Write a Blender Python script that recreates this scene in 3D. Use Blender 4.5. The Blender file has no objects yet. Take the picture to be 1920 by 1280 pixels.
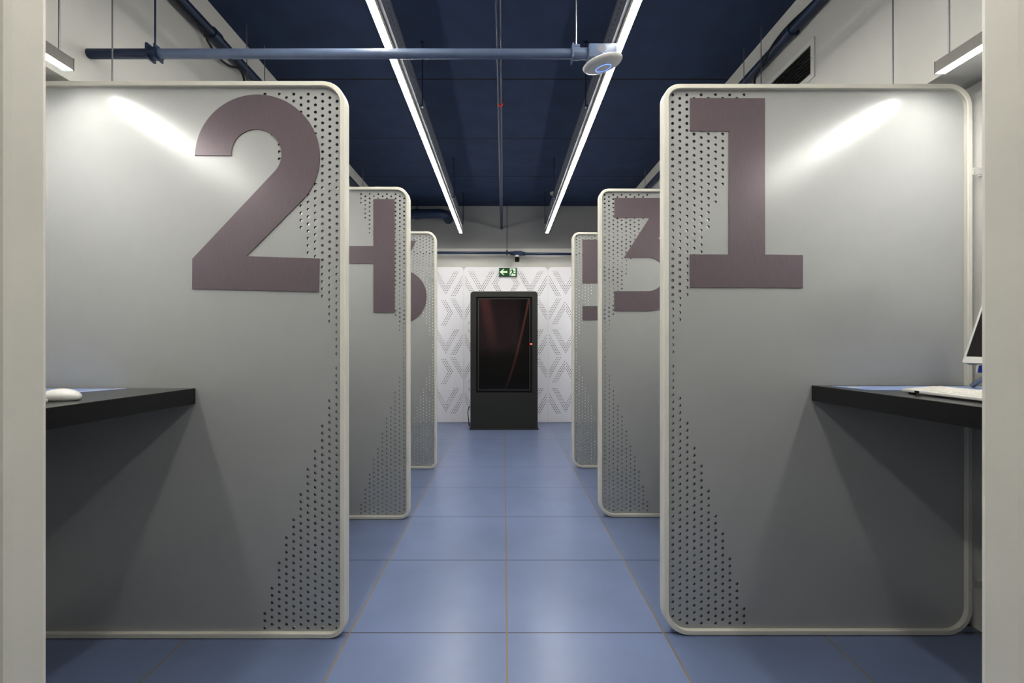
import bpy, bmesh, math, random
from mathutils import Vector, Matrix
random.seed(4)
SC = bpy.context.scene
COL = SC.collection
PI = math.pi

# ------------------------------------------------------------------ materials
def srgb(r, g, b):
    f = lambda c: (c/255/12.92) if c/255 <= .04045 else ((c/255+.055)/1.055)**2.4
    return (f(r), f(g), f(b), 1)

def mat(name, col, rough=.5, metal=0.0, noise=0.0, nscale=8.0, bump=0.0, bscale=200.0,
        coat=0.0, emit=None, estr=0.0, stretch=None, spec=.5):
    m = bpy.data.materials.new(name); m.use_nodes = True
    nt = m.node_tree; b = nt.nodes['Principled BSDF']
    b.inputs['Base Color'].default_value = col
    b.inputs['Roughness'].default_value = rough
    b.inputs['Metallic'].default_value = metal
    b.inputs['Specular IOR Level'].default_value = spec
    b.inputs['Coat Weight'].default_value = coat
    b.inputs['Coat Roughness'].default_value = .15
    if emit:
        b.inputs['Emission Color'].default_value = emit
        b.inputs['Emission Strength'].default_value = estr
    tc = nt.nodes.new('ShaderNodeTexCoord'); mp = nt.nodes.new('ShaderNodeMapping')
    nt.links.new(tc.outputs['Object'], mp.inputs['Vector'])
    if stretch: mp.inputs['Scale'].default_value = stretch
    if noise > 0:
        n = nt.nodes.new('ShaderNodeTexNoise'); n.inputs['Scale'].default_value = nscale
        n.inputs['Detail'].default_value = 6
        nt.links.new(mp.outputs['Vector'], n.inputs['Vector'])
        r = nt.nodes.new('ShaderNodeMapRange')
        r.inputs['From Min'].default_value = .3; r.inputs['From Max'].default_value = .7
        r.inputs['To Min'].default_value = 1-noise; r.inputs['To Max'].default_value = 1+noise
        nt.links.new(n.outputs['Fac'], r.inputs['Value'])
        mx = nt.nodes.new('ShaderNodeVectorMath'); mx.operation = 'SCALE'
        mx.inputs[0].default_value = col[:3]
        nt.links.new(r.outputs['Result'], mx.inputs['Scale'])
        nt.links.new(mx.outputs['Vector'], b.inputs['Base Color'])
    if bump > 0:
        n2 = nt.nodes.new('ShaderNodeTexNoise'); n2.inputs['Scale'].default_value = bscale
        n2.inputs['Detail'].default_value = 4
        nt.links.new(mp.outputs['Vector'], n2.inputs['Vector'])
        bp = nt.nodes.new('ShaderNodeBump'); bp.inputs['Strength'].default_value = bump
        bp.inputs['Distance'].default_value = .002
        nt.links.new(n2.outputs['Fac'], bp.inputs['Height'])
        nt.links.new(bp.outputs['Normal'], b.inputs['Normal'])
    return m

def line_mask(nt, axis, period, offset, width, wob=0.0, wobscale=3.0):
    """1 on lines repeating along a world axis"""
    g = nt.nodes.new('ShaderNodeNewGeometry'); s = nt.nodes.new('ShaderNodeSeparateXYZ')
    nt.links.new(g.outputs['Position'], s.inputs[0])
    def M(op, a, b=None):
        n = nt.nodes.new('ShaderNodeMath'); n.operation = op
        for i, v in enumerate((a, b)):
            if v is None: continue
            if isinstance(v, (int, float)): n.inputs[i].default_value = v
            else: nt.links.new(v, n.inputs[i])
        return n.outputs[0]
    v = M('SUBTRACT', s.outputs[axis], offset)
    if wob:
        n = nt.nodes.new('ShaderNodeTexNoise'); n.inputs['Scale'].default_value = wobscale
        nt.links.new(g.outputs['Position'], n.inputs['Vector'])
        v = M('ADD', v, M('MULTIPLY', M('SUBTRACT', n.outputs['Fac'], .5), wob))
    f = M('ABSOLUTE', M('SUBTRACT', M('FRACT', M('ADD', M('DIVIDE', v, period), .5)), .5))
    return M('LESS_THAN', f, width/2/period)

def tile_floor():
    m = mat('blue_floor_tile', srgb(120, 133, 163), rough=.29, noise=.06, nscale=3.2, bump=.05, bscale=60)
    nt = m.node_tree; b = nt.nodes['Principled BSDF']
    src = b.inputs['Base Color'].links[0].from_socket
    lx = line_mask(nt, 0, .6, .011, .0062, .004, 6)
    ly = line_mask(nt, 1, .6, 1.797, .0055, .002, 6)
    m1 = nt.nodes.new('ShaderNodeMix'); m1.data_type = 'RGBA'
    nt.links.new(ly, m1.inputs[0]); nt.links.new(src, m1.inputs[6]); m1.inputs[7].default_value = srgb(66, 64, 70)
    m2 = nt.nodes.new('ShaderNodeMix'); m2.data_type = 'RGBA'
    nt.links.new(lx, m2.inputs[0]); nt.links.new(m1.outputs[2], m2.inputs[6]); m2.inputs[7].default_value = srgb(138, 122, 98)
    nt.links.new(m2.outputs[2], b.inputs['Base Color'])
    return m

def ceiling_mat():
    m = mat('navy_ceiling_paint', srgb(42, 61, 93), rough=.75, noise=.16, nscale=5, bump=.25, bscale=90)
    nt = m.node_tree; b = nt.nodes['Principled BSDF']
    src = b.inputs['Base Color'].links[0].from_socket
    ly = line_mask(nt, 1, 1.0, 3.43, .016, .012, 9)
    m1 = nt.nodes.new('ShaderNodeMix'); m1.data_type = 'RGBA'
    nt.links.new(ly, m1.inputs[0]); nt.links.new(src, m1.inputs[6]); m1.inputs[7].default_value = srgb(10, 15, 26)
    nt.links.new(m1.outputs[2], b.inputs['Base Color'])
    return m

M = {
 'floor': tile_floor(),
 'ceiling': ceiling_mat(),
 'wall': mat('off_white_wall_paint', srgb(214, 214, 210), rough=.85, noise=.03, nscale=2.5, bump=.25, bscale=120),
 'dimwall': mat('shaded_wall_paint', srgb(172, 173, 174), rough=.85, noise=.03, nscale=2.5, bump=.25, bscale=120),  # darker copy of wall paint with the upper back wall's shade in its colour
 'navy': mat('navy_pipe_paint', srgb(40, 57, 86), rough=.38, noise=.08, nscale=20, bump=.1, bscale=90),
 'greyblue': mat('grey_blue_pipe_paint', srgb(112, 126, 152), rough=.35, noise=.06, nscale=20),
 'sheet': mat('satin_aluminium_sheet', (.47, .48, .47, 1), rough=.285, metal=.10, noise=.012, nscale=14, spec=.55),
 'frame': mat('cream_metal_frame', srgb(220, 218, 208), rough=.42, noise=.035, nscale=7, bump=.06, bscale=420),
 'mauve': mat('brushed_mauve_metal', srgb(122, 111, 116), rough=.33, metal=.2, noise=.07, nscale=30, stretch=(14, 14, .6)),
 'white_sheet': mat('white_perforated_metal', srgb(244, 244, 248), rough=.5, noise=.015, nscale=3),
 'black': mat('black_laminate', (.006, .0063, .007, 1), coat=.6, rough=.3, noise=.1, nscale=30),
 'kiosk': mat('charcoal_powder_coat', (.035, .036, .033, 1), rough=.42, noise=.12, nscale=60, bump=.3, bscale=350),
 'glass': mat('black_display_glass', (.010, .006, .007, 1), rough=.08, spec=.6),
 'core': mat('dark_sheet_core', (.03, .03, .031, 1), rough=.6),
 'dark': mat('dark_interior', (.008, .008, .008, 1), rough=.8),
 'aluminium': mat('dark_aluminium_profile', (.16, .155, .15, 1), rough=.4, metal=.6),
 'steel': mat('zinc_rod', (.30, .31, .33, 1), rough=.4, metal=.7),
 'cable': mat('black_cable_rubber', (.01, .01, .011, 1), rough=.5),
 'white_plastic': mat('white_plastic', srgb(226, 226, 222), rough=.4),
 'offwhite': mat('off_white_plastic', srgb(205, 203, 198), rough=.45),
 'tube': mat('tube_diffuser', srgb(255, 250, 235), emit=(1, .962, .89, 1), estr=64),
 'lamp': mat('lamp_diffuser', srgb(255, 250, 235), emit=(1, .978, .935, 1), estr=56),
 'red': mat('red_band', srgb(190, 24, 20), rough=.4),
 'redlight': mat('red_indicator', srgb(200, 30, 25), emit=(1, .08, .06, 1), estr=3),
 'bluelight': mat('blue_light_ring', srgb(90, 120, 255), emit=(.2, .35, 1, 1), estr=1.3),
 'green': mat('exit_sign_green', srgb(6, 84, 44), rough=.5),
 'signwhite': mat('exit_sign_white', srgb(225, 240, 215), rough=.5, emit=(.8, 1, .8, 1), estr=.12),
 'blue_mat': mat('pale_blue_laminate', srgb(158, 178, 222), rough=.3),
 'blue_tag': mat('blue_tag_print', srgb(28, 84, 190), rough=.35),
 'key': mat('white_key_plastic', srgb(232, 230, 224), rough=.45),
 'silver': mat('silver_metal', (.5, .5, .5, 1), rough=.3, metal=.8),
 'tray': mat('painted_cable_tray', srgb(118, 122, 132), rough=.5, noise=.06, nscale=9),
}

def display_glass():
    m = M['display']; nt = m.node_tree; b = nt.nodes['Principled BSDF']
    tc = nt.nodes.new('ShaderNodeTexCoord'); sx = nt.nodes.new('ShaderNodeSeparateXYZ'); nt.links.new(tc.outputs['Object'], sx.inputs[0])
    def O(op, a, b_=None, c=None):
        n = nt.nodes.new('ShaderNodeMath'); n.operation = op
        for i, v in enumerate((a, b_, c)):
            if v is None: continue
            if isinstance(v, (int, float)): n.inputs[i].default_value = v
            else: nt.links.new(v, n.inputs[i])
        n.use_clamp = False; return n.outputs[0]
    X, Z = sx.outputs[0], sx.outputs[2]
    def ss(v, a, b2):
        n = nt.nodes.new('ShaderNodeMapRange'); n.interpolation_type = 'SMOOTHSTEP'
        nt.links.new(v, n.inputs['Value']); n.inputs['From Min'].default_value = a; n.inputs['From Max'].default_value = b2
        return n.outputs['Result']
    # reddish reflection streaks painted on the glass as emission: x as a function of height
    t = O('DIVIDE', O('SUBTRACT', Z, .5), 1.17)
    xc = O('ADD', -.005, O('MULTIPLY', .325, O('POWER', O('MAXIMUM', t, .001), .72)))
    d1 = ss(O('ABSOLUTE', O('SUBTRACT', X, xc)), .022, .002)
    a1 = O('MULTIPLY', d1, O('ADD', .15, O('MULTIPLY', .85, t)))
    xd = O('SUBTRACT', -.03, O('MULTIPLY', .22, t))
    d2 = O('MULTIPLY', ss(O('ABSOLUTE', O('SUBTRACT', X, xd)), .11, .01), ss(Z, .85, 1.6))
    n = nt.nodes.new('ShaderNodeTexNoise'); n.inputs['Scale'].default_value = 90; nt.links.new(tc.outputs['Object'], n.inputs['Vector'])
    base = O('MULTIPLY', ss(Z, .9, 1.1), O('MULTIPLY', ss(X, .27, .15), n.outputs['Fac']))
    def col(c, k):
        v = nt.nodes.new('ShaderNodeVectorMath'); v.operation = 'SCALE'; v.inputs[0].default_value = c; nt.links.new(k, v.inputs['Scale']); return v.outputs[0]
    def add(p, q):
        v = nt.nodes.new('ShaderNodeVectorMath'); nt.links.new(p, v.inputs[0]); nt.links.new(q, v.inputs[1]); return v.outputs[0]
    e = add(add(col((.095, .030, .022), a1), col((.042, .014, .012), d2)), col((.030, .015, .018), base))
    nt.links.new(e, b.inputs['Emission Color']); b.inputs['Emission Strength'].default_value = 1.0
M['display'] = mat('painted_reflection_glass', (.004, .003, .003, 1), rough=.08, spec=.5)
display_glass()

# ------------------------------------------------------------------ helpers
ORG = {}
def origin(o): return ORG.get(o.name, Vector((0, 0, 0))) if o else Vector((0, 0, 0))

class MB:
    def __init__(s): s.v = []; s.f = []; s.alt = []
    def add(s, vs, fs):
        n = len(s.v); s.v += [tuple(v) for v in vs]; s.f += [tuple(i+n for i in f) for f in fs]; return s
    def box(s, x0, x1, y0, y1, z0, z1):
        vs = [(x, y, z) for x in (x0, x1) for y in (y0, y1) for z in (z0, z1)]
        return s.add(vs, [(0, 1, 3, 2), (4, 6, 7, 5), (0, 4, 5, 1), (2, 3, 7, 6), (0, 2, 6, 4), (1, 5, 7, 3)])
    def tube(s, pts, r, seg=14, caps=True):
        pts = [Vector(p) for p in pts]; rings = []
        up = Vector((0, 0, 1)); last = None
        for i, p in enumerate(pts):
            d = (pts[min(i+1, len(pts)-1)] - pts[max(i-1, 0)]).normalized()
            if last is None:
                a = d.cross(up if abs(d.z) < .9 else Vector((1, 0, 0))).normalized()
            else:
                a = (last - d*last.dot(d)).normalized()
            last = a; b = d.cross(a)
            rr = r[i] if isinstance(r, (list, tuple)) else r
            rings.append([p + (a*math.cos(t) + b*math.sin(t))*rr for t in [2*PI*k/seg for k in range(seg)]])
        vs = [v for ring in rings for v in ring]; fs = []
        for i in range(len(pts)-1):
            for k in range(seg):
                k2 = (k+1) % seg
                fs.append((i*seg+k, i*seg+k2, (i+1)*seg+k2, (i+1)*seg+k))
        if caps:
            fs.append(tuple(range(seg))[::-1]); fs.append(tuple(range((len(pts)-1)*seg, len(pts)*seg)))
        return s.add(vs, fs)
    def lathe(s, prof, c=(0, 0, 0), rot=None, seg=40):
        """prof: (radius, height) pairs about local z"""
        vs = []; fs = []; n = len(prof)
        for k in range(seg):
            t = 2*PI*k/seg
            for r, h in prof:
                v = Vector((r*math.cos(t), r*math.sin(t), h))
                if rot: v = rot @ v
                vs.append(v + Vector(c))
        for k in range(seg):
            k2 = (k+1) % seg
            for i in range(n-1):
                fs.append((k*n+i, k2*n+i, k2*n+i+1, k*n+i+1))
        return s.add(vs, fs)
    def prism(s, poly, f0, f1):
        """poly 2D, f0/f1 map (a,b)->3D for the two caps"""
        n = len(poly); vs = [f0(a, b) for a, b in poly] + [f1(a, b) for a, b in poly]
        fs = [tuple(range(n)), tuple(range(2*n-1, n-1, -1))] + [(i, (i+1) % n, n+(i+1) % n, n+i) for i in range(n)]
        return s.add(vs, fs)
    def build(s, name, m, parent=None, bevel=0, segs=2, smooth=35, weld=True):
        me = bpy.data.meshes.new(name)
        og = origin(parent)
        me.from_pydata([Vector(v)-og for v in s.v], [], s.f)
        if s.alt:
            for i in s.alt: me.polygons[i].material_index = 1
        bm = bmesh.new(); bm.from_mesh(me)
        if weld: bmesh.ops.remove_doubles(bm, verts=bm.verts, dist=1e-5)
        bmesh.ops.recalc_face_normals(bm, faces=bm.faces)
        if bevel: bmesh.ops.bevel(bm, geom=bm.edges[:], offset=bevel, segments=segs, affect='EDGES', profile=.5, clamp_overlap=True)
        bm.to_mesh(me); bm.free()
        me.materials.append(m)
        if s.alt: me.materials.append(M['core'])
        if smooth:
            me.shade_smooth(); me.set_sharp_from_angle(angle=math.radians(smooth))
        o = bpy.data.objects.new(name, me); COL.objects.link(o)
        if parent:
            o.parent = parent; ORG[o.name] = og
        else:
            ORG[o.name] = Vector((0, 0, 0))
        return o

def thing(name, loc, label, cat, group=None):
    o = bpy.data.objects.new(name, None); COL.objects.link(o)
    o.empty_display_size = .1
    o.location = loc; ORG[o.name] = Vector(loc)
    o['label'] = label; o['category'] = cat
    if group: o['group'] = group
    return o
def tag(o, label, cat, group=None):
    o['label'] = label; o['category'] = cat
    if group: o['group'] = group
    return o
def struct(o): o['kind'] = 'structure'; return o
def copy_thing(o, loc, label=None):
    r = o.copy(); COL.objects.link(r); r.location = loc
    if label: r['label'] = label
    for ch in o.children:
        c = ch.copy(); COL.objects.link(c); c.parent = r
        for g in ch.children:
            d = g.copy(); COL.objects.link(d); d.parent = c
    ORG[r.name] = Vector(loc)
    return r

# camera model used to turn measurements of the photograph into metres
F, CX, CY, H = 881.0, 945.0, 643.0, 1.107
def PX(px, y): return (px-CX)*y/F
def PZ(py, y): return H-(py-CY)*y/F

# ------------------------------------------------------------------ perforated plate
def plate(mb, rows, r, seg, pv, t, P, core=True):
    """rows: (u0,u1,[hole v],lo0,hi0,lo1,hi1). P(u,v,w) -> 3D"""
    for (u0, u1, vs, lo0, hi0, lo1, hi1) in rows:
        def quad(a0, b0, a1, b1):
            if b0-a0 < 1e-5 and b1-a1 < 1e-5: return
            for w in (0, t):
                mb.add([P(u0, a0, w), P(u1, a1, w), P(u1, b1, w), P(u0, b0, w)], [(0, 1, 2, 3) if w == 0 else (3, 2, 1, 0)])
        if not vs:
            quad(lo0, hi0, lo1, hi1); continue
        uc = (u0+u1)/2; vs = sorted(vs); cur0, cur1 = lo0, lo1
        for vc in vs:
            a, b = vc-pv/2, vc+pv/2
            if a - cur0 > 1e-4 or a - cur1 > 1e-4: quad(cur0, a, cur1, a)
            circ = [(uc+r*math.cos(PI/4+2*PI*k/seg), vc+r*math.sin(PI/4+2*PI*k/seg)) for k in range(seg)]
            cor = [(u1, b), (u0, b), (u0, a), (u1, a)]; q = seg//4
            for w in (0, t):
                vv = [P(x, y, w) for x, y in circ] + [P(x, y, w) for x, y in cor]
                fs = []
                for s_ in range(4):
                    arc = [(s_*q+j) % seg for j in range(q+1)]
                    face = [seg+s_] + [seg+(s_+1) % 4] + arc[::-1]
                    fs.append(tuple(face if w == 0 else face[::-1]))
                mb.add(vv, fs)
            vv = [P(x, y, 0) for x, y in circ] + [P(x, y, t) for x, y in circ]
            if core: mb.alt += list(range(len(mb.f), len(mb.f)+seg))
            mb.add(vv, [(k, (k+1) % seg, seg+(k+1) % seg, seg+k) for k in range(seg)])
            cur0 = cur1 = b
        quad(cur0, hi0, cur1, hi1)

def rr_frame(mb, w, h, radii, prof, P, n=9):
    """sweep profile (inset, depth) round a rounded rectangle 0..w x 0..h; radii (u0v0,u1v0,u1v1,u0v1)"""
    cs = [(radii[0], radii[0], radii[0], PI), (w-radii[1], radii[1], radii[1], 1.5*PI),
          (w-radii[2], h-radii[2], radii[2], 0), (radii[3], h-radii[3], radii[3], .5*PI)]
    loop = []
    for cx, cz, R, a0 in cs:
        for k in range(n+1):
            a = a0 + PI/2*k/n
            loop.append([(cx+(R-i)*math.cos(a), cz+(R-i)*math.sin(a), d) for i, d in prof])
    N = len(loop); m = len(prof)
    vs = [P(*p) for ring in loop for p in ring]; fs = []
    for i in range(N):
        j = (i+1) % N
        for k in range(m):
            k2 = (k+1) % m
            fs.append((i*m+k, j*m+k, j*m+k2, i*m+k2))
    mb.add(vs, fs)

# ------------------------------------------------------------------ setting
WL, WR, ZC = -1.665, 1.64, 3.032
YB, YE = -2.6, 6.60
struct(MB().box(-1.95, 1.95, YB, YE+.12, -.06, 0).build('floor', M['floor'], smooth=0))
struct(MB().box(-1.95, 1.95, YB, YE+.12, ZC, ZC+.08).build('ceiling', M['ceiling'], smooth=0))
struct(MB().box(-1.95, WL, YB, YE, 2.112, ZC).box(-1.95, -1.83, YB, YE, 0, 2.112).build('wall_left', M['wall'], smooth=0))
struct(MB().box(WR, 1.95, YB, YE, 2.112, ZC).box(1.83, 1.95, YB, YE, 0, 2.112).build('wall_right', M['wall'], smooth=0))
ZL = 2.43
struct(MB().box(-1.95, 1.95, YE, YE+.12, 0, ZC).build('wall_back', M['dimwall'], smooth=0))
struct(MB().box(-1.83, 1.83, YE-.022, YE, 0, 2.112).build('wall_back_lower', M['wall'], smooth=0))
struct(MB().box(WL, WR, YE-.022, YE, 2.112, ZL).build('trim_1', M['wall'], smooth=0))
struct(MB().box(-1.95, 1.95, YB-.1, YB, 0, ZC).build('wall_front', M['wall'], smooth=0))

# ------------------------------------------------------------------ partitions
PW, PH_, PT = 1.17, 2.09, .052
REC = .016
TOP = [36, 31, 28, 25, 22, 18, 15, 12, 9, 5, 2]
BOT = [38, 42, 46, 49, 52, 55, 59, 61, 65, 68, 72]
PIT = .0272

def edge(u, w, h, radii, ins):
    """vertical extent of the rounded rectangle at u, inset"""
    lo, hi = ins, h-ins
    for (R, side, which) in ((radii[0], 0, 'lo'), (radii[3], 0, 'hi'), (radii[1], 1, 'lo'), (radii[2], 1, 'hi')):
        d = u if side == 0 else w-u
        if d < R:
            c = math.sqrt(max((R-ins)**2-(R-d)**2, 0))
            if which == 'lo': lo = max(lo, R-c)
            else: hi = min(hi, h-R+c)
    return lo, hi

def curve_shape(outer, hole, f, t, name, m, parent, ydepth):
    cu = bpy.data.curves.new(name, 'CURVE'); cu.dimensions = '2D'; cu.fill_mode = 'BOTH'; cu.extrude = t/2
    for pts in [outer] + ([hole] if hole else []):
        sp = cu.splines.new('POLY'); sp.points.add(len(pts)-1)
        for p, q in zip(sp.points, pts):
            x, z = f(*q); p.co = (x, z, 0, 1)
        sp.use_cyclic_u = True
    tmp = bpy.data.objects.new('tmp', cu); COL.objects.link(tmp)
    bpy.context.view_layer.update()
    me = bpy.data.meshes.new_from_object(tmp.evaluated_get(bpy.context.evaluated_depsgraph_get()))
    COL.objects.unlink(tmp); bpy.data.objects.remove(tmp)
    og = origin(parent)
    for v in me.vertices:
        x, z, w = v.co
        v.co = Vector((x, ydepth - w, z)) - og
    bm = bmesh.new(); bm.from_mesh(me); bmesh.ops.remove_doubles(bm, verts=bm.verts, dist=1e-5)
    bmesh.ops.recalc_face_normals(bm, faces=bm.faces); bm.to_mesh(me); bm.free()
    me.name = name; me.materials.clear(); me.materials.append(m)
    me.shade_smooth(); me.set_sharp_from_angle(angle=math.radians(30))
    o = bpy.data.objects.new(name, me); COL.objects.link(o); o.parent = parent
    return o

def arc(cx, cy, r, a0, a1, n=28):
    """screen-like coordinates: y down, angles in degrees measured clockwise from +x"""
    return [(cx+r*math.cos(math.radians(a0+(a1-a0)*k/n)), cy+r*math.sin(math.radians(a0+(a1-a0)*k/n))) for k in range(n+1)]

DIG = {
 '2': ([(366, 291)] + arc(482.5, 294, 117, 181, 403, 44) + [(462, 480), (598.6, 484.5), (597.5, 547), (360, 541), (360.5, 485)]
       + arc(480.5, 289, 47, 403, 180, 34) + [(433.5, 291.5)], None),
 '1': ([(1294, 183.6), (1434, 184), (1434.8, 477), (1505.6, 478), (1505.2, 539.5), (1294, 538.4), (1294, 476.6), (1366.7, 476.9), (1366.7, 245.5), (1294, 245.2)], None),
 '4': ([(700, 373), (740, 373), (740, 586), (700, 586), (700, 494), (597, 494), (597, 373), (637, 373), (637, 461), (700, 461)], None),
 '3': ([(1152, 371), (1283, 371), (1233, 449)] + arc(1215, 514, 69, -74, 90, 34) + [(1152, 583), (1152, 545.6)]
       + arc(1215, 514, 31.5, 90, -90, 24) + [(1170, 483), (1218, 408), (1152, 408)], None),
 '6': ([(780, 451), (755, 505)] + arc(749, 556, 51, -82, 207, 44) + [(737, 451)], arc(749, 556, 21, 0, 350, 30)),
 '5': ([(1092, 449), (1187, 449), (1187, 477), (1121, 477), (1121, 500)] + arc(1140, 550, 50, -90, 90, 30) + [(1092, 600), (1092, 573.5)]
       + arc(1140, 550, 23.5, 90, -90, 24) + [(1121, 526), (1121, 531), (1092, 531)], None),
}

def rod(mb, x, y, z0, z1, r=.003): return mb.tube([(x, y, z0), (x, y, z1)], r, 8)

SHEETS = {}
def partition(side, y0, digit, label, zoff=0.0, rodx=1.49):
    xe = -.594 if side < 0 else .604
    root = thing('booth_partition', (xe, y0, 0), label, 'partition', None)
    PW = 1.192 if side < 0 else 1.17
    radii = (.06, .05, .06, .087) if side < 0 else (.10, .10, .09, .062)
    P = lambda u, v, w: (xe+side*u, y0+w, v)
    mb = MB()
    prof = [(.0035, 0), (0, .007), (0, PT-.007), (.0035, PT), (.0185, PT), (.02, PT-.002), (.02, .0022), (.0185, 0)]
    rr_frame(mb, PW, PH_, radii, prof, P)
    mb.build('frame', M['frame'], root, smooth=25)
    key = side
    if key not in SHEETS:
        rows = []; ins = .011; u_c0 = .036 if side < 0 else .039
        z_k0 = 2.046 if side < 0 else 2.053
        a = u_c0-PIT/2
        def R(u0, u1, vs):
            l0, h0 = edge(u0, PW, PH_, radii, ins); l1, h1 = edge(u1, PW, PH_, radii, ins)
            rows.append((u0, u1, vs, l0, h0, l1, h1))
        R(ins+.003, a, [])
        for c in range(11):
            ks = list(range(0, TOP[c]+1)) + list(range(BOT[c], 75 if c % 2 == 0 else 74))
            if side < 0 and c == 0: ks.remove(0)
            if side > 0 and c == 0: ks.remove(74)
            off = 0 if c % 2 == 0 else PIT/2
            R(a+c*PIT, a+(c+1)*PIT, [z_k0-off-k*PIT for k in ks])
        u = a+11*PIT
        R(u, PW-.11, [])
        us = [PW-.11+(.11-.014)*k/8 for k in range(9)]
        for i in range(8): R(us[i], us[i+1], [])
        sh = MB(); plate(sh, rows, .0057, 12, PIT, .011, lambda u, v, w: (xe+side*u, y0+REC+w, v))
        o = sh.build('perforated_sheet', M['sheet'], root, smooth=0, weld=False)
        SHEETS[key] = o.data
    else:
        o = bpy.data.objects.new('perforated_sheet', SHEETS[key]); COL.objects.link(o); o.parent = root
    if digit:
        yd = y0+REC
        out, hole = DIG[digit]
        d = curve_shape(out, hole, lambda px, py: (PX(px, yd-.004), PZ(py, yd-.004)), .004, 'numeral', M['mauve'], root, yd-.0021)
        d['label'] = 'mauve metal numeral ' + digit
    # wall brackets
    for z in (1.76, .19):
        q = MB(); x1 = xe+side*PW
        bl = 1.829-abs(x1)
        q.box(min(x1-side*.004, x1+side*bl), max(x1-side*.004, x1+side*bl), y0+.008, y0+.011, z-.013, z+.013)
        q.box(min(x1+side*bl, x1+side*(bl-.0025)), max(x1+side*bl, x1+side*(bl-.0025)), y0+.008, y0+.035, z-.013, z+.013)
        for dz in (-.006, .006): q.lathe([(0, 0), (.003, 0), (.003, .002), (0, .002)], (x1+side*.014, y0+.008, z+dz), Matrix.Rotation(PI/2, 3, 'X'), 8)
        q.build('bracket', M['white_plastic'], root)
    return root

YL = [.5605, 1.757, 2.949, 4.130]
YR = [.5450, 1.776, 2.985, 4.160]
partition(-1, YL[0], None, 'nearest left booth partition, only its cream end edge showing at photo left')
partition(-1, YL[1], '2', 'silver perforated booth partition with large numeral 2', rodx=1.485)
partition(-1, YL[2], '4', 'silver perforated booth partition with numeral 4, behind the numeral 2 panel', rodx=1.575)
partition(-1, YL[3], '6', 'silver perforated booth partition with numeral 6, farthest on the left side', rodx=1.575)
partition(1, YR[0], None, 'nearest right booth partition, only its cream end edge showing at photo right')
partition(1, YR[1], '1', 'silver perforated booth partition with large numeral 1', rodx=1.50)
partition(1, YR[2], '3', 'silver perforated booth partition with numeral 3, behind the numeral 1 panel', rodx=1.555)
partition(1, YR[3], '5', 'silver perforated booth partition with numeral 5, farthest on the right side', rodx=1.555)

# ------------------------------------------------------------------ perforated wall panels
def wall_rows(w, h):
    pu, pv = .02404, .0272
    s_ = w/1200.0*1.0
    rows = []; holes = {}
    ztop = PZ(509.2, 6.546)
    def put(row, x):
        if .012 < x < w-.012: holes.setdefault(row, set()).add(round(x, 5))
    half = pv/2
    def V(axis, row0, L=True, Rr=True):
        for r in range(14):
            for k in range(3):
                d = (13-r)*half - k*pv
                if d >= -1e-6:
                    if Rr: put(row0+r, axis+d)
                    if L: put(row0+r, axis-d)
    def A(axis, row0, L=True, Rr=True):
        for r in range(2, 15):
            for k in range(3):
                d = half/1.0*(r-2)+half*.5*1 - k*pv + (0)
                if d >= -1e-6:
                    if Rr: put(row0+r, axis+d)
                    if L: put(row0+r, axis-d)
    def C(tip, row0, sgn):
        # sgn +1 : '>' with its tip at x=tip
        for r in range(15):
            for k in range(3): put(row0+r, tip - sgn*(abs(r-7)*half + k*pv))
    q = w/1200.0
    for b in range(5):
        r0 = b*17
        if b % 2 == 0:
            A(0, r0); V(254*q, r0); C(415*q, r0, -1); C(786*q, r0, 1); V(946*q, r0); A(w, r0)
        else:
            V(0, r0-1); A(246*q, r0-1); V(600*q, r0-1); C(1041*q, r0, 1); V(w, r0-1)
    R_ = .055
    def ext(z):
        if z > h-R_:
            c = math.sqrt(max(R_**2-(z-(h-R_))**2, 0)); return R_-c+.001, w-R_+c-.001
        return .001, w-.001
    def add(z0, z1, vs):
        a0, b0 = ext(z0); a1, b1 = ext(z1)
        rows.append((z0, z1, vs, a0, b0, a1, b1))
    last = max(holes)
    add(.0, ztop-(last+.5)*pu, [])
    for r in range(last, -1, -1):
        zc = ztop-r*pu
        vs = sorted(holes.get(r, []))
        keep = []
        for x in vs:
            if not keep or x-keep[-1] >= .0195: keep.append(x)
        add(zc-pu/2, zc+pu/2, keep)
    z = ztop+pu/2; n = 9
    # straight strip then the rounded top
    if z < h-R_: add(z, h-R_, []); z = h-R_
    zs = [z+(h-z)*math.sin(PI/2*k/n) for k in range(n+1)]
    for i in range(n): add(zs[i], zs[i+1], [])
    return rows

def fixpitch(rows, mb, P):
    # cells are drawn at the smallest spacing found so neighbours never overlap
    plate(mb, rows, .0056, 8, .0192, .008, P)

PH2 = 2.162; PWW = 1.172
root = thing('perforated_panel', (-1.734, 6.546, 0), 'white perforated wall panel left of the display kiosk', 'wall panel', 'white perforated chevron wall panels')
mb = MB(); fixpitch(wall_rows(PWW, PH2), mb, lambda u, v, w: (-1.734+v, 6.546+w, u+.004))
mb.build('perforated_face', M['white_sheet'], root, smooth=0, weld=False)
mb = MB()
for x in (-1.734+.05, -1.734+PWW-.05): MB().box(x-.015, x+.015, 6.5645, 6.577, .04, 2.08).build('mounting_rail', M['dark'], root)
MB().box(-1.734+.02, -1.734+PWW-.02, 6.560, 6.564, .03, 2.10).build('dark_backing', M['dark'], root)  # added dark sheet; its colour stands in for shade behind the holes
for x, lab in ((-.561, 'white perforated wall panel directly behind the display kiosk'), (.612, 'white perforated wall panel right of the display kiosk')):
    copy_thing(root, (x, 6.546, 0), lab)

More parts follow.
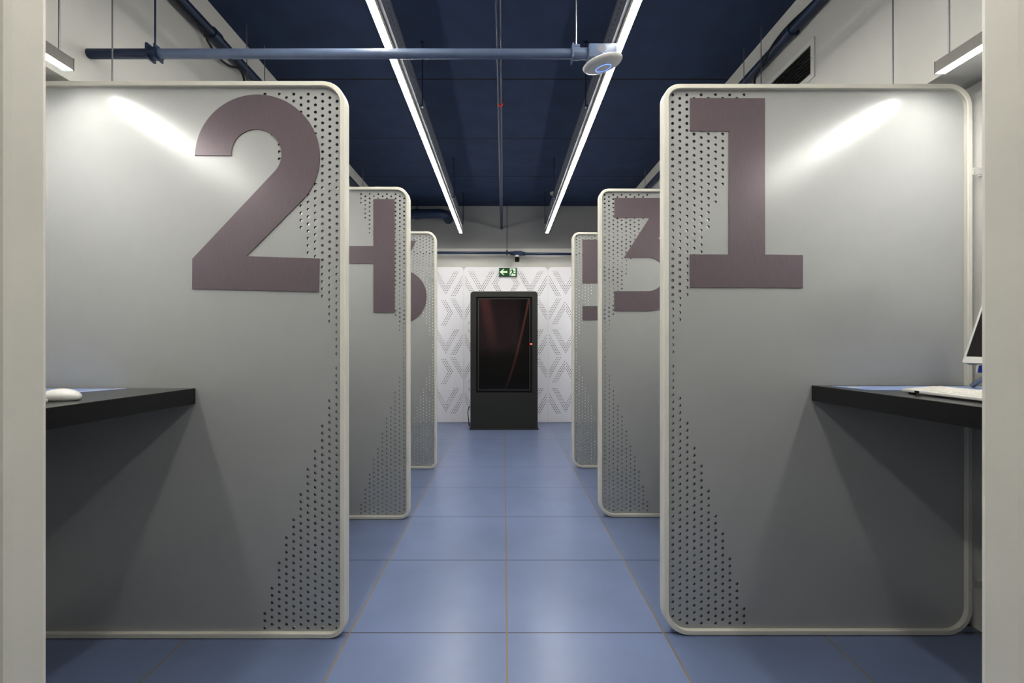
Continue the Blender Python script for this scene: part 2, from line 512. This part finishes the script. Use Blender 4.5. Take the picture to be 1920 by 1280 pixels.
# side wall panels inside the booths (same pressed pattern, turned to line the side walls)
sproto = thing('perforated_panel', (1.80, .62, 0), 'white perforated side panel beside the right monitor and keyboard', 'wall panel', 'white perforated chevron wall panels')
mb = MB(); srows = wall_rows(1.135, 2.08)
fixpitch(srows, mb, lambda u, v, w: (1.80+w, .62+v, u+.004))
mb.build('perforated_face', M['white_sheet'], sproto, smooth=0, weld=False)
MB().box(1.812, 1.816, .64, 1.735, .03, 2.04).build('dark_backing', M['dark'], sproto)  # dark sheet added for the shade seen through the side panel's holes
for yy in (.66, 1.68): MB().box(1.8165, 1.829, yy, yy+.03, .04, 2.0).build('mounting_rail', M['dark'], sproto)
nm = ['first', 'second', 'third', 'fourth']
for i, y in enumerate((1.84, 3.05, 4.23, 5.38)):
    copy_thing(sproto, (1.80, y, 0), 'white perforated right wall lining, %s' % ['behind the numeral 1 partition', 'behind the numeral 3 partition', 'just beyond the numeral 5 partition', 'nearest the kiosk'][i])
for i, y in enumerate((.62, 1.83, 3.01, 4.20, 5.36)):
    c = copy_thing(sproto, (-1.80, y+1.135, 0), 'white perforated left wall lining, %s' % ['in front of the numeral 2 partition', 'behind the numeral 2 partition', 'behind the numeral 4 partition', 'just beyond the numeral 6 partition', 'nearest the kiosk'][i])
    c.rotation_euler = (0, 0, PI)

# ------------------------------------------------------------------ counters
def counter(side, ya, yb, ztop, xe_far, xe_near, label):
    root = thing('counter_desk', (side*1.5, (ya+yb)/2, 0), label, 'desk', 'black counters in the booths')
    t = .058
    poly = [(side*xe_far, yb), (side*1.797, yb), (side*1.797, ya), (side*xe_near, ya)]
    MB().prism(poly, lambda x, y: (x, y, ztop-t), lambda x, y: (x, y, ztop)).build('worktop', M['black'], root, bevel=.0012, segs=1)
    MB().box(min(side*1.772, side*1.797), max(side*1.772, side*1.797), ya+.02, yb-.02, ztop-t-.05, ztop-t-.0003).build('support_rail', M['aluminium'], root)
    return root
counter(-1, YL[0]+PT+.001, YL[1]+REC-.001, .937, 1.163, 1.245, 'black counter desk against the numeral 2 partition')
counter(1, YR[0]+PT+.001, YR[1]+REC-.001, .946, 1.172, 1.238, 'black counter desk against the numeral 1 partition, under the keyboard')
for i in (1, 2):
    counter(-1, YL[i]+PT+.001, YL[i+1]+REC-.001, .937, 1.163, 1.23, 'black counter desk in front of the numeral %s partition' % ['4', '6'][i-1])
    counter(1, YR[i]+PT+.001, YR[i+1]+REC-.001, .946, 1.172, 1.23, 'black counter desk in front of the numeral %s partition' % ['3', '5'][i-1])

# ------------------------------------------------------------------ booth lamps
def booth_lamp():
    L = 1.035
    root = thing('linear_lamp', (0, 0, 0), 'x', 'lamp', 'linear lamps hung over the booth counters')
    mb = MB()
    poly = [(-.0175, 0), (-.0175, .042), (.0175, .042), (.0175, 0), (.0155, 0), (.0155, .038), (-.0155, .038), (-.0155, 0)]
    mb.prism(poly, lambda a, b: (a, -L, b), lambda a, b: (a, 0, b))
    mb.build('housing', M['aluminium'], root, smooth=0)
    MB().box(-.0154, .0154, -L+.002, -.002, -.002, .02).build('diffuser', M['lamp'], root, smooth=0)
    for yy in (-L-.0015, .0015):
        m2 = MB().box(-.0178, .0178, yy-.0015, yy+.0015, -.001, .043)
        for a, b in ((-.011, .012), (-.011, .030)): m2.lathe([(0, -.003), (.0035, -.003), (.0035, .003), (0, .003)], (a, yy, b), Matrix.Rotation(PI/2, 3, 'X'), 8)
        m2.build('end_cap', M['black'], root)
    for yy in (-.035, -L+.030):
        rod(MB(), 0, yy, .042, 3.032-2.075, .0028).build('suspension_rod', M['steel'], root)
    return root
lamp = booth_lamp()
ZLAMP = 2.075
spots = []
for s, Y in ((-1, YL), (1, YR)):
    for i in (1, 2, 3): spots.append((-1.547 if s < 0 else 1.566, Y[i]-.088, Y, i, s))
    spots.append((s*1.560, 6.20, Y, 4, s))  # unseen pair added to light the far wall
names = {(-1, 1): 'bright linear lamp at upper left above the numeral 2 counter', (1, 1): 'bright linear lamp at upper right above the numeral 1 counter',
 (-1, 2): 'linear lamp over the booth in front of numeral 4', (1, 2): 'linear lamp over the booth in front of numeral 3',
 (-1, 3): 'linear lamp over the booth in front of numeral 6', (1, 3): 'linear lamp over the booth in front of numeral 5',
 (-1, 4): 'unseen linear lamp added to light the back wall beyond the numeral 6 partition, left of the kiosk', (1, 4): 'unseen linear lamp added to light the back wall beyond the numeral 5 partition, right of the kiosk'}
for k, (x, y, Y, i, s) in enumerate(spots):
    if k == 0: lamp.location = (x, y, ZLAMP); lamp['label'] = names[(s, i)]
    else: copy_thing(lamp, (x, y, ZLAMP), names[(s, i)])

# ------------------------------------------------------------------ aisle tube lights and trays
ZT = H+1.45; XT = .568
def tube_light():
    L = 1.552
    root = thing('tube_light', (0, 0, 0), 'x', 'light fixture', 'rows of tube lights above the aisle')
    MB().box(-.0165, .0165, .004, L-.004, 0, .006).build('diffuser', M['tube'], root, bevel=.002)
    MB().box(-.0162, .0162, .003, L-.003, .0062, .034).build('housing', M['offwhite'], root)
    for a in (.0005, L-.0042): MB().box(-.0172, .0172, a, a+.0037, -.0008, .0345).build('end_cap', M['offwhite'], root)
    for a in (.2, L-.2): MB().box(-.017, .017, a-.01, a+.01, .0342, .0443).build('mounting_clip', M['steel'], root)
    return root
tl = tube_light()
first = True
desc = {-1.563: 'tube light behind the viewpoint', -.011: 'tube light just overhead', 1.541: 'tube light nearest the viewer, crossing the horizontal pipe', 3.093: 'middle tube light', 4.645: 'farthest tube light, ending near the back wall'}
for s in (-1, 1):
    for yv in (-1.563, -.011, 1.541, 3.093, 4.645):
        lab = 'warm white ' + desc[yv] + (' in the left row' if s < 0 else ' in the right row')
        if first: tl.location = (s*XT, yv, ZT); tl['label'] = lab; first = False
        else: copy_thing(tl, (s*XT, yv, ZT), lab)

for s in (-1, 1):
    y0, y1 = .6, 6.20
    zb = ZT+.0445; zt = ZT+.16
    root = thing('cable_tray', (s*XT, y0, zb), 'painted perforated cable tray above the %s row of tube lights' % ('left' if s < 0 else 'right'), 'cable tray', 'cable trays above the aisle lights')
    xi, xo = s*(XT-.032), s*(XT+.032)
    mb = MB()
    for xx, t in ((xi, s*.0015), (xo, -s*.0015)):
        n = int((y1-y0-.04)/.038)
        hs = [y0+.03+.038*k for k in range(n)]
        plate(mb, [(zb, zb+.05, [], y0, y1, y0, y1), (zb+.05, zb+.075, hs, y0, y1, y0, y1), (zb+.075, zt, [], y0, y1, y0, y1)], .0055, 8, .025, t, lambda u, v, w, xx=xx: (xx+w, v, u))
    mb.box(min(xi, xo), max(xi, xo), y0, y1, zb, zb+.002)
    mb.box(min(xi, xi-s*.004), max(xi, xi-s*.004), y0, y1, zt-.004, zt)
    mb.build('channel', M['tray'], root, smooth=0, weld=False)
    for yy in (1.55, 3.01, 4.91, 6.0):
        rod(MB(), s*(XT-.045), yy, zb+.02, ZC, .004).box(s*(XT-.045)-.012, s*(XT-.045)+.012, yy-.012, yy+.012, ZC-.012, ZC).box(min(s*(XT-.05), s*(XT-.03)), max(s*(XT-.05), s*(XT-.03)), yy-.012, yy+.012, zb+.015, zb+.025).build('hanger_rod', M['navy'], root)

# ------------------------------------------------------------------ pipes
def smooth_pts(pts, n=6):
    pts = [Vector(p) for p in pts]; out = []
    for i in range(len(pts)-1):
        p0 = pts[max(i-1, 0)]; p1 = pts[i]; p2 = pts[i+1]; p3 = pts[min(i+2, len(pts)-1)]
        for k in range(n):
            t = k/n
            out.append(.5*((2*p1)+(-p0+p2)*t+(2*p0-5*p1+4*p2-p3)*t*t+(-p0+3*p1-3*p2+p3)*t**3))
    out.append(pts[-1]); return out

Y1 = 1.885; Z1 = PZ(101, Y1)
root = thing('conduit_pipe', (WL, Y1, Z1), 'blue horizontal conduit pipe crossing the aisle above numeral 2', 'pipe')
MB().tube([(WL-.02, Y1, Z1), (PX(1088, Y1), Y1, Z1)], .0185, 20).build('pipe', M['greyblue'], root)
MB().tube([(WL+.0, Y1, Z1), (PX(292, Y1), Y1, Z1)], .0188, 20).build('pipe_end', M['navy'], root)
xq = PX(291, Y1)
MB().tube([(xq-.02, Y1, Z1), (xq+.02, Y1, Z1)], .025, 16).box(xq-.022, xq-.012, Y1-.026, Y1+.022, Z1-.027, Z1+.030).box(xq+.010, xq+.016, Y1-.024, Y1+.024, Z1-.026, Z1+.028).build('clamp', M['navy'], root)
rod(MB(), xq, Y1, Z1+.02, ZC, .0035).build('hanger_rod', M['navy'], root)
xr = PX(1080, Y1)
MB().tube([(xr-.016, Y1, Z1), (xr+.014, Y1, Z1)], .0245, 16).box(xr-.016, xr+.014, Y1-.012, Y1+.012, Z1+.022, Z1+.032).box(xr-.018, xr-.012, Y1-.028, Y1+.028, Z1-.028, Z1+.028).build('clamp', M['greyblue'], root)
rod(MB(), xr, Y1, Z1+.02, ZC, .003).build('hanger_rod', M['steel'], root)
MB().tube([(xr+.014, Y1, Z1), (PX(1102, Y1), Y1, Z1)], .022, 16).build('coupling', M['greyblue'], root)
xb0, xb1 = PX(1101, Y1), PX(1153, Y1)
bx_ = MB().box(xb0, xb1, Y1-.04, Y1+.04, Z1-.035, Z1+.018).build('junction_box', M['greyblue'], root, bevel=.003)
mbx = MB().lathe([(0, -.002), (.017, -.002), (.017, .001), (0, .001)], ((xb0+xb1)/2-.005, Y1-.04, Z1-.002), Matrix.Rotation(PI/2, 3, 'X'), 16); mbx.build('knockout', M['tray'], bx_)

# access point hanging under the junction box
ax, ay, az = PX(1130, 1.83), 1.83, PZ(121, 1.83)
root = thing('access_point', (ax, ay, az), 'white disc wireless access point with blue ring beside the junction box', 'access point')
rt = Matrix.Rotation(math.radians(-13), 3, 'Y') @ Matrix.Rotation(math.radians(7), 3, 'X')
MB().lathe([(0, -.014), (.03, -.0135), (.055, -.011), (.070, -.006), (.0765, .001), (.0775, .006), (.072, .010), (.05, .014), (0, .015)], (ax, ay, az), rt, 48).build('disc', M['white_plastic'], root, smooth=60)
MB().lathe([(.0285, -.0150), (.0315, -.0147), (.0315, -.0125), (.0285, -.0125), (.0285, -.0150)], (ax, ay, az), rt, 40).build('light_ring', M['bluelight'], root)
MB().tube([(ax, ay, az+.012), (ax+.001, ay+.01, Z1-.0355)], .016, 12).build('mount', M['greyblue'], root)

# sprinkler pipe along the aisle centre
zs = H+1.613
root = thing('sprinkler_pipe', (-.025, .2, zs), 'navy ceiling pipe with a red band running down the aisle centre', 'pipe')
MB().tube([(-.021, YB, zs), (-.034, YE+.01, zs)], .0185, 20).build('pipe', M['navy'], root)
yb = 1.613*F/450
MB().tube([(-.0265, yb-.014, zs), (-.0265, yb+.014, zs)], .0205, 20).build('red_band', M['red'], root)
for yy in (2.66, 5.2): MB().tube([(-.028, yy-.015, zs), (-.028, yy+.015, zs)], .0205, 20).build('coupling', M['navy'], root)
for yy in (1.0, 3.6, 5.9):
    rod(MB(), -.03, yy, zs+.018, ZC, .004).build('hanger_rod', M['navy'], root)

# conduits along the side walls with their cables
for s, xw, zz, lab in ((-1, -1.612, H+1.715, 'left'), (1, 1.592, H+1.73, 'right')):
    root = thing('wall_conduit', (xw, 1, zz), 'navy conduit running high along the %s wall' % lab, 'pipe')
    MB().tube([(xw, YB, zz), (xw, YE-.001, zz)], .024, 18).build('pipe', M['navy'], root)
    for yy in (.6, 2.62, 4.6):
        MB().tube([(xw, yy-.03, zz), (xw, yy+.03, zz)], .031, 18).box(min(xw, s*1.66), max(xw, s*1.66) if s > 0 else xw, yy-.012, yy+.012, zz-.008, zz+.008).build('coupling', M['navy'], root)
    xc = xw+s*.004
    if s < 0:
        pts = [(xc, 1.9, zz-.031), (xc, 2.5, zz-.031), (xc-.012, 2.58, zz-.055), (xc-.014, 2.68, zz-.085), (xc-.01, 2.78, zz-.075), (xc-.006, 2.88, zz-.035),
               (xc-.022, 2.96, zz-.05), (xc-.026, 2.985, zz-.12), (xc-.026, 2.985, zz-.25), (xc-.026, 2.985, zz-.42)]
    else:
        pts = [(xc, 1.9, zz+.031), (xc, 2.4, zz+.031), (xc-.02, 2.6, zz+.028), (xc-.030, 2.74, zz+.005), (xc-.014, 2.88, zz-.035), (xc-.02, 2.95, zz-.06),
               (xc-.008, 2.975, zz-.12), (xc+.0, 2.98, zz-.25), (xc, 2.98, zz-.42)]
    tag(MB().tube(smooth_pts(pts), .0065, 10).build('black_cable', M['cable']), 'black cable clipped along the %s wall conduit and dropping behind the partition' % lab, 'cable')

# far wall pipe, junction box, camera
yf = 6.46; zf = PZ(474, yf)
root = thing('wall_pipe', (0, yf, zf), 'navy horizontal conduit along the back wall above the exit sign', 'pipe')
MB().tube([(WL+.001, yf, zf+.006), (PX(960, yf), yf, zf)], .018, 16).build('pipe', M['navy'], root)
MB().tube([(PX(983, yf), yf, zf-.012), (WR-.001, yf, zf-.018)], .018, 16).build('pipe', M['navy'], root)
jb = MB().box(PX(963, yf), PX(979, yf), yf-.03, yf+.03, zf-.035, zf+.022).tube([(PX(957, yf), yf, zf-.004), (PX(964, yf), yf, zf-.004)], .025).tube([(PX(978, yf), yf, zf-.012), (PX(985, yf), yf, zf-.012)], .025).build('junction_box', M['navy'], root)
for px in (950.5,):
    xx = PX(px, yf)
    rod(MB(), xx, yf, zf+.015, ZC, .004).box(xx-.012, xx+.012, yf-.024, yf+.024, zf-.028, zf+.03).build('hanger_rod', M['navy'], root)
xc, zc = PX(969.5, 6.42), PZ(486.5, 6.42)
root = thing('security_camera', (xc, 6.42, zc), 'small black cube camera under the back wall junction box', 'camera')
MB().box(xc-.031, xc+.031, 6.36, 6.44, zc-.031, zc+.031).build('body', M['dark'], root, bevel=.01)
MB().lathe([(0, 0), (.014, 0), (.016, .004), (.016, .012)], (xc, 6.356, zc), Matrix.Rotation(-PI/2, 3, 'X'), 20).build('lens', M['glass'], root)
MB().lathe([(.028, 0), (.03, .01), (.03, .028), (0, .028)], (xc, 6.43, zc+.032), None, 20).build('mount', M['white_plastic'], root)

# wide duct on the left and smoke detector on the right
zd = PZ(402, 6.3)
root = thing('drain_pipe', (WL, 6.3, zd), 'thick dark blue pipe bending into the back wall above numeral 6', 'pipe')
pts = [(WL-.01, 6.3, zd), (-1.0, 6.3, zd+.008)] + [(-.90+.12*math.sin(a), 6.42-.12*math.cos(a), zd+.01) for a in [PI/2*k/7 for k in range(8)]] + [(-.78, YE+.01, zd+.01)]
MB().tube(pts, .062, 24).build('pipe', M['navy'], root)
MB().tube([(-1.2, 6.3, zd+.005), (-1.13, 6.3, zd+.005)], .070, 24).build('coupling', M['navy'], root)
rod(MB(), -1.165, 6.3, zd+.06, ZC, .006).build('hanger_rod', M['navy'], root)
sx, sy = .662, 6.02
root = thing('smoke_detector', (sx, sy, ZC), 'round white smoke detector near the far end of the right tube row', 'smoke detector')
MB().lathe([(0, -.042), (.035, -.040), (.062, -.026), (.072, -.012), (.074, 0), (0, 0)], (sx, sy, ZC), None, 36).build('cover', M['offwhite'], root, smooth=60)
MB().lathe([(.050, -.035), (.053, -.036), (.056, -.032), (.053, -.030), (.05, -.035)], (sx, sy, ZC), None, 30).build('ring', M['tray'], root)

# ------------------------------------------------------------------ vent on the right wall
y0, y1, z0, z1 = 2.475, 2.99, H+1.405, H+1.615
root = thing('air_vent', (WR, (y0+y1)/2, (z0+z1)/2), 'white framed air vent grille on the right wall above numeral 1', 'vent')
mb = MB()
mit = [(y0, z0), (y1, z0), (y1, z1), (y0, z1)]; inn = [(y0+.028, z0+.028), (y1-.028, z0+.028), (y1-.028, z1-.028), (y0+.028, z1-.028)]
for k in range(4):
    q = [mit[k], mit[(k+1) % 4], inn[(k+1) % 4], inn[k]]
    mb.prism(q, lambda a, b: (WR, a, b), lambda a, b: (WR-.008, a, b))
mb.build('frame', M['white_plastic'], root, smooth=20)
MB().box(WR-.0015, WR-.0002, y0+.028, y1-.028, z0+.028, z1-.028).build('dark_backing', M['dark'], root)
mb = MB()
for k in range(8):
    z = z0+.036+k*.0195
    mb.prism([(0, 0), (.009, -.006), (.009, -.0045), (0, .0015)], lambda a, b, z=z: (WR-.001-a, y0+.03, z+b), lambda a, b, z=z: (WR-.001-a, y1-.03, z+b))
mb.build('louvre', M['aluminium'], root, smooth=0)
mb = MB()
for yy in (y0+.014, y1-.014):
    mb.lathe([(0, .002), (.003, .0015), (.004, 0)], (WR-.007, yy, (z0+z1)/2), Matrix.Rotation(-PI/2, 3, 'Y'), 10)
mb.build('screw', M['steel'], root)

# ------------------------------------------------------------------ exit sign
ys = 6.515
x0, x1, z0, z1 = PX(935.8, ys), PX(969, ys), PZ(517.6, ys), PZ(502, ys)
root = thing('exit_sign', ((x0+x1)/2, ys, z0), 'green exit sign with white left arrow and running figure', 'sign')
MB().box(x0, x1, ys, ys+.029, z0, z1).build('plate', M['green'], root)
W_, Hh = x1-x0, z1-z0
def sgn(poly, name, m, par, d=.0015):
    return MB().prism(poly, lambda a, b: (x0+a*W_, ys-.0002, z0+b*Hh), lambda a, b: (x0+a*W_, ys-d, z0+b*Hh)).build(name, m, par, smooth=0)
sgn([(.03, .5), (.24, .88), (.31, .88), (.2, .63), (.47, .63), (.47, .37), (.2, .37), (.31, .12), (.24, .12)], 'arrow', M['signwhite'], root)
dr = sgn([(.60, .04), (.93, .04), (.93, .96), (.60, .96)], 'doorway', M['signwhite'], root)
mb = MB()
def sp(poly): mb.prism(poly, lambda a, b: (x0+a*W_, ys-.0014, z0+b*Hh), lambda a, b: (x0+a*W_, ys-.0032, z0+b*Hh))
sp([(.735+.028*math.cos(t), .83+.055*math.sin(t)) for t in [2*PI*k/12 for k in range(12)]])
sp([(.71, .76), (.76, .76), (.79, .46), (.73, .42)])
sp([(.73, .46), (.79, .48), (.83, .34), (.93, .34), (.93, .26), (.80, .26)])
sp([(.72, .46), (.78, .44), (.70, .24), (.66, .04), (.61, .04), (.65, .26)])
sp([(.71, .76), (.73, .70), (.66, .66), (.64, .54), (.61, .54), (.63, .70)])
sp([(.75, .76), (.77, .76), (.82, .62), (.89, .62), (.89, .56), (.80, .56), (.76, .66)])
mb.build('running_figure', M['green'], root, smooth=0)

# ------------------------------------------------------------------ kiosk
yk = 6.02
kx0, kx1 = -.430, .431; kt = 1.769
root = thing('display_kiosk', (0, yk+.06, 0), 'black freestanding digital display kiosk at the end of the aisle', 'kiosk')
sx0, sx1, sz0, sz1 = -.358, .362, .470, 1.700
R_ = .040
outer = [(kx0, .30), (kx1, .30), (kx1, kt-R_)] + [(kx1-R_+R_*math.cos(a), kt-R_+R_*math.sin(a)) for a in [PI/2*k/8 for k in range(1, 9)]] \
      + [(kx0+R_+R_*math.cos(a), kt-R_+R_*math.sin(a)) for a in [PI/2+PI/2*k/8 for k in range(0, 9)]]
# body: surround built from a ring of quads around the screen opening
mb = MB()
mb.prism([(kx0, .012), (kx1, .012), (kx1, sz0), (kx0, sz0)], lambda a, b: (a, yk, b), lambda a, b: (a, yk+.10, b))
mb.prism([(kx0, sz0), (sx0, sz0), (sx0, sz1), (kx0, sz1)], lambda a, b: (a, yk, b), lambda a, b: (a, yk+.10, b))
mb.prism([(sx1, sz0), (kx1, sz0), (kx1, sz1), (sx1, sz1)], lambda a, b: (a, yk, b), lambda a, b: (a, yk+.10, b))
top = [(kx1, sz1), (kx1, kt-R_)] + [(kx1-R_+R_*math.cos(a), kt-R_+R_*math.sin(a)) for a in [PI/2*k/8 for k in range(1, 9)]] + [(kx0+R_+R_*math.cos(a), kt-R_+R_*math.sin(a)) for a in [PI/2+PI/2*k/8 for k in range(0, 9)]] + [(kx0, sz1)]
mb.prism(top, lambda a, b: (a, yk, b), lambda a, b: (a, yk+.10, b))
mb.build('body', M['kiosk'], root, smooth=25)
MB().box(kx0-.012, kx1+.013, yk-.02, yk+.16, 0, .012).build('base_plate', M['kiosk'], root, bevel=.003)
dsp = MB().box(sx0+.001, sx1-.001, yk+.03, yk+.035, sz0+.001, sz1-.001).build('display', M['dark'], root)
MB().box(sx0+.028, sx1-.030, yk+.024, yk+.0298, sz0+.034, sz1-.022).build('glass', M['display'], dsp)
mb = MB(); rr_frame(mb, sx1-sx0-.052, sz1-sz0-.05, (.0075,)*4, [(0, 0), (0, .008), (.007, .008), (.007, 0)], lambda u, v, w: (sx0+.025+u, yk+.016+w, sz0+.031+v), 2)
mb.build('trim', M['aluminium'], dsp, smooth=20)
mb = MB().box(PX(994.5, yk), PX(998, yk), yk+.010, yk+.03, PZ(646, yk), PZ(643.5, yk)); mb.build('indicator_light', M['redlight'], root)
tag(MB().tube(smooth_pts([(kx0-.0065, yk+.09, .29), (kx0-.028, yk+.07, .27), (kx0-.036, yk+.05, .2), (kx0-.026, yk+.05, .1), (kx0-.024, yk+.10, .035), (kx0-.03, yk+.25, .006), (kx0-.04, yk+.45, .006)]), .005, 8).build('power_cable', M['cable']),
    'thin black power cable looping beside the left of the kiosk', 'cable')

# ------------------------------------------------------------------ desk things
zr, zl = .946, .937
# blue mats
MB_ = MB().prism([(1.215, 1.745), (1.76, 1.745), (1.76, 1.575), (1.25, 1.60)], lambda x, y: (x, y, zr+.0002), lambda x, y: (x, y, zr+.0016))
root = thing('desk_mat', (1.45, 1.66, zr), 'pale blue laminated sheet on the right counter behind the keyboard', 'sheet')
MB_.build('printed_sheet', M['blue_mat'], root, smooth=0)
MB().lathe([(0, .0022), (.022, .0022), (.022, .0015)], (1.262, 1.69, zr), Matrix.Diagonal((1.0, .8, 1)), 24).build('white_oval', M['white_plastic'], root)
root = thing('desk_mat', (-1.57, 1.66, zl), 'pale blue laminated sheet on the left counter behind the mouse', 'sheet')
MB().prism([(-1.40, 1.745), (-1.76, 1.745), (-1.76, 1.585), (-1.47, 1.585)], lambda x, y: (x, y, zl+.0002), lambda x, y: (x, y, zl+.0016)).build('printed_sheet', M['blue_mat'], root, smooth=0)
MB().prism([(-1.402, 1.742), (-1.425, 1.742), (-1.49, 1.588), (-1.472, 1.588)], lambda x, y: (x, y, zl+.0015), lambda x, y: (x, y, zl+.0022)).build('white_border', M['white_plastic'], root, smooth=0)

# keyboards
def keyboard(x_front, y_end, z, side, label):
    # x_front: edge facing the aisle; depth runs toward the wall; length runs toward the viewer
    Lk, Dk = .435, .125
    root = thing('keyboard', (x_front, y_end, z), label, 'keyboard')
    prof = [(0, .006), (0, .0145), (Dk, .0225), (Dk, .010)]
    MB().prism(prof, lambda a, b: (x_front+side*a, y_end-Lk, z+b-.0015), lambda a, b: (x_front+side*a, y_end, z+b-.0015)).build('case', M['white_plastic'], root, bevel=.0015, segs=2)
    key = MB().add([(-.0095, -.0095, 0), (.0095, -.0095, 0), (.0095, .0095, 0), (-.0095, .0095, 0), (-.0084, -.0084, .0028), (.0084, -.0084, .0028), (.0084, .0084, .0028), (-.0084, .0084, .0028)],
                   [(0, 3, 2, 1), (4, 5, 6, 7), (0, 1, 5, 4), (1, 2, 6, 5), (2, 3, 7, 6), (3, 0, 4, 7)])
    k0 = key.build('key', M['key'], None, smooth=0); k0.parent = root
    for yy in (y_end-.03, y_end-Lk+.03):
        for a in (.012, Dk-.012):
            MB().box(x_front+side*a-.006, x_front+side*a+.006, yy-.008, yy+.008, z, z+.0065).build('foot', M['dark'], root)
    n = 0
    for r in range(5):
        for c in range(19):
            o = k0 if n == 0 else k0.copy()
            if n: COL.objects.link(o)
            n += 1
            a = .017+r*.0225
            o.location = (side*a, -(.0200+c*.0218), .0129+a*.064)
            o.rotation_euler = (0, -side*math.atan(.064), 0)
    return root
keyboard(1.290, 1.527, zr, 1, 'white keyboard on the right counter below the monitor')
keyboard(-1.285, 1.325, zl, -1, 'white keyboard end on the left counter, at the edge beside the mouse')
MB().box(1.2885, 1.2905, 1.46, 1.475, zr+.0055, zr+.012).build('tmp_switch', M['dark'])
sw = bpy.data.objects['tmp_switch']; sw.name = 'switch'
kb = [o for o in COL.objects if o.name.startswith('keyboard')][0]
sw.parent = kb; sw.matrix_parent_inverse = Matrix.Translation(-kb.location)

# mouse (long axis across the counter)
mx_, my_, = -1.318, 1.40
root = thing('computer_mouse', (mx_, my_, zl), 'white computer mouse on the left counter', 'mouse')
bm = bmesh.new(); bmesh.ops.create_uvsphere(bm, u_segments=32, v_segments=20, radius=1)
for v in bm.verts:
    x, y, z = v.co
    v.co.x = x*.056 + mx_; v.co.y = y*.031*(1-.10*x) + my_
    zz = max(z, -.35)
    v.co.z = zl + .0118 + (zz*.0235*(1-.18*x*x) if zz > 0 else zz*.0325)
me = bpy.data.meshes.new('shell')
for v in bm.verts: v.co -= Vector((mx_, my_, zl))
bm.to_mesh(me); bm.free(); me.materials.append(M['white_plastic']); me.shade_smooth()
o = bpy.data.objects.new('shell', me); COL.objects.link(o); o.parent = root
MB().box(mx_-.046, mx_-.030, my_-.003, my_+.003, zl+.022, zl+.0285).build('scroll_wheel', M['offwhite'], root, bevel=.002)

# monitor on the right counter, facing the aisle and tilted back
yfar, ynear = 1.56, 1.03
xb, zb_ = 1.522, PZ(680, 1.56)
th = math.radians(19)
root = thing('monitor', (1.64, 1.30, zr), 'white framed monitor with black screen tilted back on the right counter', 'monitor')
up = Vector((math.sin(th), 0, math.cos(th))); nrm = Vector((-math.cos(th), 0, math.sin(th)))
def MP(a, b, c):   # a along depth from the far side, b up the screen, c toward the user
    return Vector((xb, yfar-a, zb_)) + up*b + nrm*c
Wm, Hm = yfar-ynear, .335
mb = MB(); rr_frame(mb, Wm, Hm, (.006,)*4, [(0, -.02), (0, .002), (.006, .002), (.006, -.02)], lambda u, v, w: MP(u, v, w), 3)
mb.prism([(.006, .006), (Wm-.006, .006), (Wm-.006, .022), (.006, .022)], lambda a, b: MP(a, b, -.005), lambda a, b: MP(a, b, .0018))
mb.build('bezel', M['white_plastic'], root, smooth=20)
MB().prism([(.006, .02), (Wm-.006, .02), (Wm-.006, Hm-.006), (.006, Hm-.006)], lambda a, b: MP(a, b, -.012), lambda a, b: MP(a, b, 0)).build('screen', M['glass'], root, smooth=0)
MB().prism([(.005, .005), (Wm-.005, .005), (Wm-.005, Hm-.005), (.005, Hm-.005)], lambda a, b: MP(a, b, -.034), lambda a, b: MP(a, b, -.0125)).build('back_cover', M['offwhite'], root, bevel=.004)
base = Vector((1.665, 1.68, zr+.009)); 
for yy, ye in ((1.68, 1.45), (.95, 1.14)):
    MB().tube([(1.675, yy, zr+.0085), (1.614, ye, zr+.155)], .008, 10).build('stand_leg', M['silver'], root)
# tag below the monitor
y2 = 1.50
poly = [(1.508, -.096), (1.512, -.070), (1.53, -.066), (1.60, -.066), (1.60, -.096)]
root = thing('hanging_tag', (1.54, y2, H-.07), 'small blue tag with white border under the right monitor', 'tag')
MB().prism(poly, lambda a, b: (a, y2+.002, H+b), lambda a, b: (a, y2, H+b)).build('card', M['white_plastic'], root, smooth=0)
MB().prism([(1.512, -.093), (1.516, -.073), (1.531, -.0695), (1.597, -.0695), (1.597, -.093)], lambda a, b: (a, y2-.0001, H+b), lambda a, b: (a, y2-.0008, H+b)).build('blue_print', M['blue_tag'], root, smooth=0)
MB().tube([(1.55, y2+.001, H-.067), (1.552, y2+.001, H-.045)], .0012, 6).build('string', M['cable'], root)

# ------------------------------------------------------------------ world, camera, view
w = bpy.data.worlds.new('World'); SC.world = w; w.use_nodes = True
w.node_tree.nodes['Background'].inputs[0].default_value = (.5, .55, .6, 1)
w.node_tree.nodes['Background'].inputs[1].default_value = .15
cam = bpy.data.cameras.new('camera'); co = bpy.data.objects.new('camera', cam); COL.objects.link(co)
co.location = (0, 0, H); co.rotation_euler = (PI/2, 0, 0)
cam.sensor_width = 36; cam.lens = F/1920*36
cam.shift_x = 15/1920; cam.shift_y = 3/1920
cam.clip_start = .02
SC.camera = co
SC.view_settings.view_transform = 'Standard'
SC.view_settings.look = 'None'
SC.view_settings.exposure = .34
SC.view_settings.gamma = .80
SC.cycles.max_bounces = 8
SC.cycles.diffuse_bounces = 2
SC.cycles.sample_clamp_indirect = 6
SC.cycles.use_denoising = True
